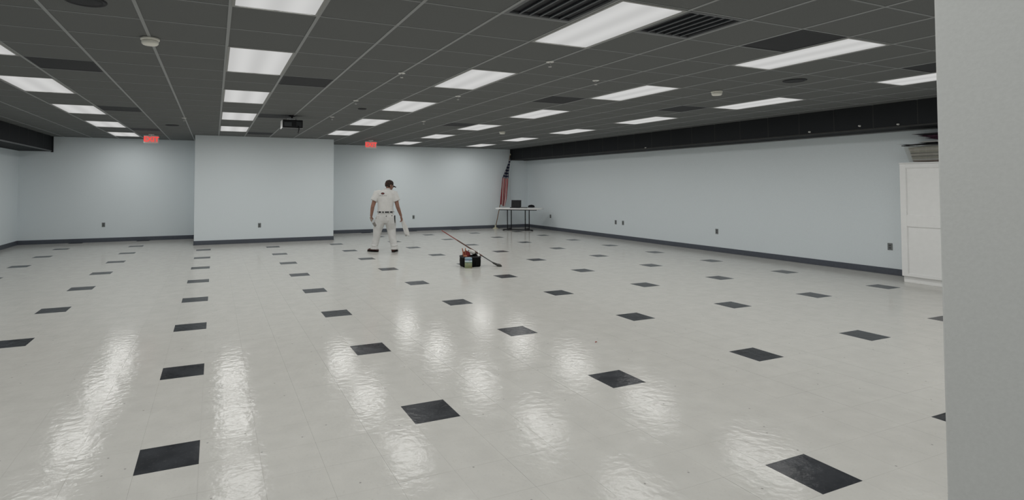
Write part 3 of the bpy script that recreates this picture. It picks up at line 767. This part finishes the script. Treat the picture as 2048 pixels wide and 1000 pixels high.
# long pole with wire roller frame and dark brush head, resting across the tote
PBR = noisy(mat('pole_reddish', (.12, .06, .045), .4, .5), 20, .25)
rp = thing('extension_pole', 'long dark extension pole with brush head leaning on the tote', 'pole', loc2(.0, .0), TB)
e0, e1 = Vector((-.51, .14, .645)), Vector((.44, .075, .058))
dv = (e1-e0).normalized()
p1 = e0.lerp(e1, .78)
MB().tube([e0, e0.lerp(e1, .32)], [.009, .009], 10).build('grip', mat('pole_red_grip', (.26, .06, .05), .5, .4), rp, True)
MB().tube([e0.lerp(e1, .30), p1], [.012, .013], 10).build('shaft', PBR, rp, True)
MB().tube([p1, e0.lerp(e1, .88), e1], [.010, .008, .009], 8).build('ferrule', DGREY, rp, True)
MB().tube([e0.lerp(e1, .64)+Vector((0, 0, -.012)), e0.lerp(e1, .72)+Vector((0, -.01, -.055)), e0.lerp(e1, .82)+Vector((.01, -.01, -.035)), e0.lerp(e1, .90)+Vector((.0, 0, -.015))], [.004]*4, 8).build('wire_frame', SILV, rp, True)
bh = MB(); q = []
for k, (d_, w, h_) in enumerate(((-.02, .018, .016), (.02, .035, .02), (.07, .06, .024), (.12, .066, .020), (.145, .05, .010))):
    c = Vector((.44+d_, .075, max(.058-d_*.45, h_+.001)))
    q.append([(c.x, c.y+w*math.cos(2*PI*i/14), max(.001, c.z+h_*math.sin(2*PI*i/14))) for i in range(14)])
bh.rings(q); bh.build('brush_head', noisy(mat('grey_bristles', (.07, .07, .065), .85, .2), 80, .4, .4, dist=.005), rp, True)
# tiny red scrap on the floor
o = MB().tube([(-.012, 0, .004), (0, .006, .006), (.014, 0, .004)], [.003, .004, .003], 8).build('plastic_scrap', mat('scrap_red', (.35, .06, .04), .5, .4), None, True)
o.location = (3.308, 4.316, 0); o.rotation_euler = (0, 0, .4); tag(o, 'tiny red plastic scrap lying alone on the pale floor', 'scrap')

# ------------------------------------------------------------------ the person
def remesh(mb, vox, it=3, fac=.5):
    me = bpy.data.meshes.new('tmp'); mb.bm.to_mesh(me); mb.bm.free()
    o = bpy.data.objects.new('tmp', me); COL.objects.link(o)
    r_ = o.modifiers.new('r', 'REMESH'); r_.mode = 'VOXEL'; r_.voxel_size = vox
    s_ = o.modifiers.new('s', 'SMOOTH'); s_.iterations = it; s_.factor = fac
    dg = bpy.context.evaluated_depsgraph_get(); dg.update()
    out = bpy.data.meshes.new_from_object(o.evaluated_get(dg)); bpy.data.objects.remove(o); bpy.data.meshes.remove(me)
    for p in out.polygons: p.use_smooth = True
    return out
PR = -math.atan2(3.52, 12.1)
per = thing('person', 'person in white painter clothes and dark cap walking away', 'person', (3.52, 12.08, 0), PR)
SKIN = noisy(mat('skin', (.27, .145, .105), .55, .35), 12, .12)
CLOTH = noisy(mat('white_cotton', (.66, .65, .63), .85, .15), 9, .05, .35, dist=.02)
PANT = noisy(mat('white_work_trousers', (.63, .625, .61), .85, .15), 7, .07, .5, dist=.03)
HAIR = noisy(mat('short_dark_hair', (.035, .025, .02), .8, .2), 80, .4)
# joints (x to the viewer's right, y away from the viewer)
Ls, Le, Lw = Vector((-.195, .02, 1.30)), Vector((-.285, -.03, 1.005)), Vector((-.315, .03, .80))
Rs, Re, Rw = Vector((.205, .03, 1.29)), Vector((.27, -.01, 1.00)), Vector((.345, .06, .80))
Hc = Vector((.085, .055, 1.475))              # head centre
HR = Matrix.Rotation(-1.05, 4, 'Z')           # turned to the right
HM = Matrix.Translation(Hc) @ HR @ Matrix.Rotation(-.16, 4, 'X')
def hand(mb, w, d, side, spread=1.0, curl=.5, down=None):
    """palm, four fingers, thumb; d = pointing direction, side = thumb direction"""
    d = d.normalized(); s = (side-d*side.dot(d)).normalized(); nrm = d.cross(s)
    pc = w+d*.045
    mb.tube([w-d*.01, w+d*.025, w+d*.085], [.026, .031, .034], 14, (nrm, .48))
    for k, (off, ln) in enumerate(((.029, .068), (.010, .076), (-.010, .070), (-.028, .055))):
        b0_ = w+d*.085+s*off
        c1 = b0_+(d+nrm*curl*.5).normalized()*ln*.45; c2 = c1+(d*.7+nrm*curl*1.3).normalized()*ln*.32; c3 = c2+(d*.2+nrm*curl*1.6).normalized()*ln*.25
        mb.tube([b0_-d*.02, b0_, c1, c2, c3], [.0095, .0095, .009, .0085, .008], 8)
    t0 = w+d*.03+s*.026
    mb.tube([t0-s*.012, t0+s*.014+d*.022, t0+s*.018+d*.048+nrm*.018], [.013, .0115, .0095], 8)
    return pc
body = MB()
# pelvis, torso, neck
def ell(cx_, cy_, z, rx, ry, n=20): return [(cx_+rx*math.cos(2*PI*k/n), cy_+ry*math.sin(2*PI*k/n), z) for k in range(n)]
body.rings([ell(0, 0, .74, .12, .09), ell(0, 0, .80, .155, .11), ell(0, 0, .88, .15, .105), ell(.002, .0, .98, .142, .098), ell(.004, .005, 1.10, .155, .105),
            ell(.006, .012, 1.22, .17, .108), ell(.01, .02, 1.30, .165, .095), ell(.02, .03, 1.36, .11, .075), ell(.04, .04, 1.39, .062, .06)])
body.tube([(.04, .03, 1.34), (.07, .05, 1.43)], [.058, .054])
# head: cranium, face, jaw, nose, ears, brow, lips (local +y is the face)
body.ball(HM @ Vector((0, -.012, .028)), (.074, .088, .082), 20, HR)
body.ball(HM @ Vector((0, .022, -.022)), (.060, .066, .082), 18, HR)
body.ball(HM @ Vector((0, .045, -.072)), (.036, .036, .030), 14, HR)
body.tube([HM @ Vector((0, .080, .012)), HM @ Vector((0, .098, -.022))], [.009, .014], 8)
body.ball(HM @ Vector((0, .082, -.053)), (.024, .010, .009), 10, HR)
body.ball(HM @ Vector((0, .078, .028)), (.045, .012, .009), 10, HR)
for s in (-1, 1):
    body.ball(HM @ Vector((s*.076, -.008, -.005)), (.010, .019, .031), 10, HR)
# arms and hands
body.tube([(Ls.x+.05, Ls.y, Ls.z), Ls, Ls.lerp(Le, .45), Le, Le.lerp(Lw, .3), Lw], [.055, .056, .050, .042, .041, .028])
body.tube([(Rs.x-.05, Rs.y, Rs.z), Rs, Rs.lerp(Re, .45), Re, Re.lerp(Rw, .3), Rw], [.055, .056, .050, .042, .041, .028])
hand(body, Lw, Vector((.06, -.05, -1)), Vector((.6, .8, 0)), curl=.55)
hand(body, Rw, Vector((.22, .0, -1)), Vector((-.5, .8, 0)), curl=-.6)
# legs and feet inside the clothes
LH, LK, LA = Vector((-.085, 0, .80)), Vector((-.165, .04, .46)), Vector((-.24, .02, .10))
RH, RK, RA = Vector((.085, 0, .80)), Vector((.125, .05, .46)), Vector((.195, -.06, .10))
for h_, k_, a_ in ((LH, LK, LA), (RH, RK, RA)):
    body.tube([h_, h_.lerp(k_, .5), k_, k_.lerp(a_, .35), a_, a_-Vector((0, 0, .04))], [.088, .078, .056, .055, .038, .038])
bme = remesh(body, .0065); bme.materials.append(SKIN); link('body', bme, per)
# eyes and brows
EYE = mat('eye_white', (.6, .6, .58), .3, .5); IRIS = mat('iris', (.02, .012, .008), .3, .5)
for s in (-1, 1):
    e = MB().ball(HM @ Vector((s*.028, .080, .008)), .010, 10).build('eye', EYE, per, True)
    MB().ball(HM @ Vector((s*.028, .0885, .008)), .0045, 8).build('iris', IRIS, e, True)
MB().tube([HM @ Vector((-.022, .091, -.053)), HM @ Vector((0, .0945, -.053)), HM @ Vector((.022, .091, -.053))], [.002, .003, .002], 6).build('mouth', mat('lips', (.20, .07, .06), .5, .3), per, True)
# short hair below the cap
h = MB(); h.ball(HM @ Vector((0, -.022, .012)), (.078, .086, .078), 20, HR)
o = h.build('hair', HAIR, per, True)
bm = bmesh.new(); bm.from_mesh(o.data)
inv = HM.inverted()
dele = [v for v in bm.verts if (inv @ v.co).z < -.045 or (inv @ v.co).y > .045]
bmesh.ops.delete(bm, geom=dele, context='VERTS'); bm.to_mesh(o.data); bm.free()
# cap
CAPM = noisy(mat('dark_brown_cap', (.038, .026, .022), .85, .2), 30, .4); CAPR = mat('cap_back_panel', (.075, .026, .018), .85, .2)
cap = MB(); prof = [(.092, 0), (.0935, .025), (.088, .062), (.069, .092), (.040, .109), (.010, .115), (0, .1155)]
CM = HM @ Matrix.Translation((0, -.008, .022)) @ Matrix.Diagonal((.92, 1.04, .92, 1))
cap.lathe(prof+[(0, .108), (.036, .102), (.062, .088), (.080, .06), (.086, .025), (.0855, 0), (.092, 0)], 28, CM)
co_ = cap.build('cap', CAPM, per, True); co_['label'] = 'dark brown baseball cap'
b2 = bmesh.new(); A = []; B_ = []
for k in range(15):
    a = PI/2-1.0+2.0*k/14; q = (k/14-.5)*2
    A.append(b2.verts.new((.090*math.cos(a), .090*math.sin(a), .008)))
    B_.append(b2.verts.new((.082*q, .098+.072*math.sqrt(max(0, 1-(q*.93)**2)), .000-.030*q*q-.022)))
for k in range(14): b2.faces.new((A[k], A[k+1], B_[k+1], B_[k]))
bmesh.ops.solidify(b2, geom=b2.faces[:], thickness=.010)
MB().add(b2, CM).build('brim', CAPM, co_, True)
MB().ball(CM @ Vector((0, 0, .117)), .007, 8).build('button', CAPM, co_, True)
MB().tube([CM @ Vector((-.05, -.080, .006)), CM @ Vector((0, -.0955, .006)), CM @ Vector((.05, -.080, .006))], [.007, .009, .007], 8).build('strap', CAPR, co_, True)
# shirt
sh = MB()
sh.rings([ell(.004, -.005, .885, .178, .130, 28), ell(.002, -.005, .92, .180, .132, 28), ell(0, -.004, 1.0, .172, .126, 28), ell(.002, 0, 1.10, .178, .124, 28), ell(.005, .008, 1.21, .192, .124, 28),
          ell(.008, .018, 1.29, .19, .112, 28), ell(.014, .026, 1.345, .150, .095, 28), ell(.026, .034, 1.378, .095, .078, 28), ell(.036, .04, 1.398, .070, .066, 28)])
LSe, RSe = Ls.lerp(Le, .56)+Vector((-.015, 0, 0)), Rs.lerp(Re, .56)+Vector((.012, 0, 0))
sh.tube([(-.10, .02, 1.32), Ls+Vector((-.005, 0, 0)), Ls.lerp(Le, .3), LSe], [.070, .076, .080, .082], 18, None, False)
sh.tube([(.11, .03, 1.315), Rs, Rs.lerp(Re, .3), RSe], [.070, .076, .080, .082], 18, None, False)
sme = remesh(sh, .008, 3); sme.materials.append(CLOTH)
so_ = link('shirt', sme, per); so_['label'] = 'white t-shirt with a small print on the back'
# collar ring
MB().tube([(.036+.066*math.cos(a), .038+.06*math.sin(a), 1.398-.012*math.sin(a)) for a in [2*PI*k/20 for k in range(21)]], [.009]*21, 8, None, False).build('collar', CLOTH, so_, True)
# trousers
tr = MB()
tr.rings([ell(0, 0, .64, .12, .10, 28), ell(0, 0, .70, .165, .125, 28), ell(.0, 0, .78, .182, .134, 28), ell(.002, 0, .86, .176, .128, 28), ell(.003, -.002, .905, .170, .124, 28)])
tr.tube([LH+Vector((-.002, 0, -.0)), LH.lerp(LK, .45)+Vector((-.012, 0, 0)), LK+Vector((-.012, 0, .02)), LK.lerp(LA, .45), LA+Vector((0, -.01, .03)), LA+Vector((-.004, -.015, -.045))], [.116, .126, .100, .080, .074, .092], 20, None, False)
tr.tube([RH, RH.lerp(RK, .45)+Vector((.012, 0, 0)), RK+Vector((.008, 0, .02)), RK.lerp(RA, .45), RA+Vector((0, -.01, .03)), RA+Vector((0, -.015, -.045))], [.116, .126, .100, .080, .074, .092], 20, None, False)
for a_, s in ((LA, -1), (RA, 1)):                   # bunched hems
    for k, z_ in enumerate((.045, -.005)): tr.tube([a_+Vector((-.05, -.06, z_)), a_+Vector((0, -.085, z_-.01)), a_+Vector((.055, -.05, z_+.01))], [.018, .020, .018], 8)
tme = remesh(tr, .009, 3); tme.materials.append(PANT)
to_ = link('trousers', tme, per); to_['label'] = 'baggy white work trousers'
# belt with gaps of loops
BELT = mat('black_belt', (.010, .010, .011), .6, .3)
bl_ = MB(); bl_.rings([ell(.003, -.003, .876, .186, .139, 40), ell(.003, -.003, .902, .186, .139, 40), ell(.003, -.003, .902, .178, .131, 40), ell(.003, -.003, .876, .178, .131, 40), ell(.003, -.003, .876, .186, .139, 40)], False)
be = bl_.build('belt', BELT, per)
for a in (-2.65, -2.05, -1.72, -1.1, -.5, .5, 1.57, 2.6):
    c = Vector((.003+.186*math.cos(a), -.003+.139*math.sin(a), .889))
    MB().box(-.011, .011, -.006, .006, -.024, .024, .002, Matrix.Translation(c) @ Matrix.Rotation(a+PI/2, 4, 'Z')).build('belt_loop', PANT, be)
# prints and buttons laid onto the back of the clothes
def decal(name, me_target, m, parent, shapes, off=.002):
    bvh = BVHTree.FromPolygons([v.co for v in me_target.vertices], [p.vertices[:] for p in me_target.polygons])
    b2 = bmesh.new()
    for poly in shapes:
        vs_ = []
        for x, z_ in poly:
            hit = bvh.ray_cast(Vector((x, -1, z_)), Vector((0, 1, 0)))[0]
            if hit is None: break
            vs_.append(b2.verts.new(hit+Vector((0, -off, 0))))
        if len(vs_) == len(poly): b2.faces.new(vs_)
    return MB().add(b2).build(name, m, parent)
PRR = mat('print_red', (.17, .045, .04), .8, .1); PRD = mat('print_grey', (.30, .29, .28), .8, .1); PRK = mat('print_black', (.04, .035, .035), .8, .1)
def oval(cx_, cz, rx, rz, n=18): return [(cx_+rx*math.cos(2*PI*k/n), cz+rz*math.sin(2*PI*k/n)) for k in range(n)]
decal('print_emblem', sme, PRK, so_, [oval(-.062, 1.300, .040, .023)], .002)
decal('print_emblem_inner', sme, PRR, so_, [oval(-.062, 1.301, .031, .013)], .003)
xs = -.145; bars = []
for k in range(11):
    w_ = random.uniform(.009, .014); bars.append([(xs, 1.243), (xs+w_, 1.243), (xs+w_, 1.255+.004*(k % 3)), (xs, 1.255+.004*(k % 3))]); xs += w_+.005
decal('print_lettering', sme, PRD, so_, bars, .002)
for x, z_ in ((-.135, .80), (.02, .80), (.14, .805)):
    decal('pocket_button', tme, PRK, to_, [oval(x, z_, .016, .011, 10)], .003)
def pocket(cx_):
    n = 6; out = []
    for i in range(n):
        for j in range(n):
            x0, x1 = cx_-.058+.116*i/n, cx_-.058+.116*(i+1)/n; z0, z1 = .69+.125*j/n, .69+.125*(j+1)/n
            out.append([(x0, z0), (x1, z0), (x1, z1), (x0, z1)])
    return out
for cx_ in (-.085, .085): decal('back_pocket', tme, PANT, to_, pocket(cx_), .004)
# shoes
SHOE = noisy(mat('dark_red_leather', (.060, .018, .015), .5, .4), 30, .4); SOLE = mat('shoe_sole', (.012, .011, .011), .6, .3)
for a_, ang in ((LA, .95), (RA, -.35)):
    c, s = math.cos(ang), math.sin(ang)
    MS = Matrix.Translation((a_.x, a_.y, 0)) @ Matrix.Rotation(ang, 4, 'Z')
    u = MB()
    u.rings([[MS @ Vector(p) for p in r_] for r_ in (
        [(.040*math.cos(t_), -.085+.02*math.sin(t_), .05+.03*math.sin(t_*2)*0+.032*math.sin(t_)) for t_ in [2*PI*k/14 for k in range(14)]],)]*1+[
        [MS @ Vector((w_*math.cos(2*PI*k/14), y_+.0, .022+hh_*(1+math.sin(2*PI*k/14))/2)) for k in range(14)] for y_, w_, hh_ in ((-.07, .038, .085), (-.03, .042, .095), (.03, .042, .085), (.09, .046, .062), (.14, .044, .045), (.175, .030, .032), (.188, .012, .018))])
    o = u.build('shoe', SHOE, per, True); o['label'] = 'dark red shoe'
    pts_ = [(.036*math.cos(t_), -.065+.04*math.sin(t_)) for t_ in [PI+PI*k/8 for k in range(9)]]+[(.046, .06), (.048, .11), (.040, .16), (.020, .19), (-.005, .194), (-.030, .18), (-.044, .13), (-.044, .07)]
    MB().prism(pts_, 0.0, .024, .002, MS).build('sole', SOLE, o)
# what the person carries
c, s = math.cos(PR), math.sin(PR)
def pw(v): return (3.52+v.x*c-v.y*s, 12.08+v.x*s+v.y*c, v.z)
# white rag from the right hand
hr = Rw+Vector((.022, .0, -.085))
rg = MB(); rs = []
for k in range(13):
    t_ = k/12; ctr = Vector((.0+.125*t_, -.01*t_, .02-.385*t_)); w_ = .018+.040*math.sin(min(1, t_*1.4)*PI/2)*(1 if t_ < .9 else .8); d_ = .012+.02*t_
    rs.append([(ctr.x+w_*math.cos(2*PI*i/22)*(1+.16*math.sin(3*(2*PI*i/22)+3*t_)), ctr.y+d_*math.sin(2*PI*i/22)*(1+.3*math.sin(5*(2*PI*i/22)+2*t_)), ctr.z+.02*math.sin(4*PI*i/22)*t_) for i in range(22)])
rg.rings(rs); o = rg.build('white_rag', CLOTH, None, True); o.location = pw(hr); o.rotation_euler = (0, 0, PR)
tag(o, "white cloth hanging from the person's right hand", 'rag')
# paint brush in the left hand
hl = Lw+Vector((.006, -.030, -.085))
br = thing('paint_brush', "grey paint brush held low in the person's left hand", 'brush', pw(hl), PR)
d0 = Vector((.55, -.42, -.75)).normalized()
MB().tube([-d0*.06, d0*.0, d0*.06], [.011, .014, .017], 10).build('handle', mat('brush_handle', (.30, .27, .23), .5, .4), br, True)
MB().tube([d0*.055, d0*.095], [.032, .036], 12, (Vector((0, 1, 0)), .5), False).build('ferrule', SILV, br)
MB().tube([d0*.095, d0*.15, d0*.18], [.036, .038, .028], 12, (Vector((0, 1, 0)), .45), False).build('bristles', mat('brush_bristles', (.22, .21, .19), .9, .1), br)
# scraper in the right hip pocket and knife at the left hip
t = thing('scraper', "black handled scraper in the person's right hip pocket", 'scraper', pw(Vector((.205, -.055, .62))), PR)
MB().box(-.014, .014, -.010, .010, .02, .19, .006).build('handle', BLACKP, t)
MB().box(-.020, .020, -.002, .002, -.03, .022, .001).build('blade', SILV, t)
t = thing('pocket_knife', "small black tool clipped at the person's left hip", 'tool', pw(Vector((-.196, -.05, .695))), PR)
MB().box(-.016, .016, -.010, .010, 0, .07, .005).build('handle', BLACKP, t)
MB().box(-.006, .006, -.014, -.009, .03, .078, .001).build('clip', SILV, t)
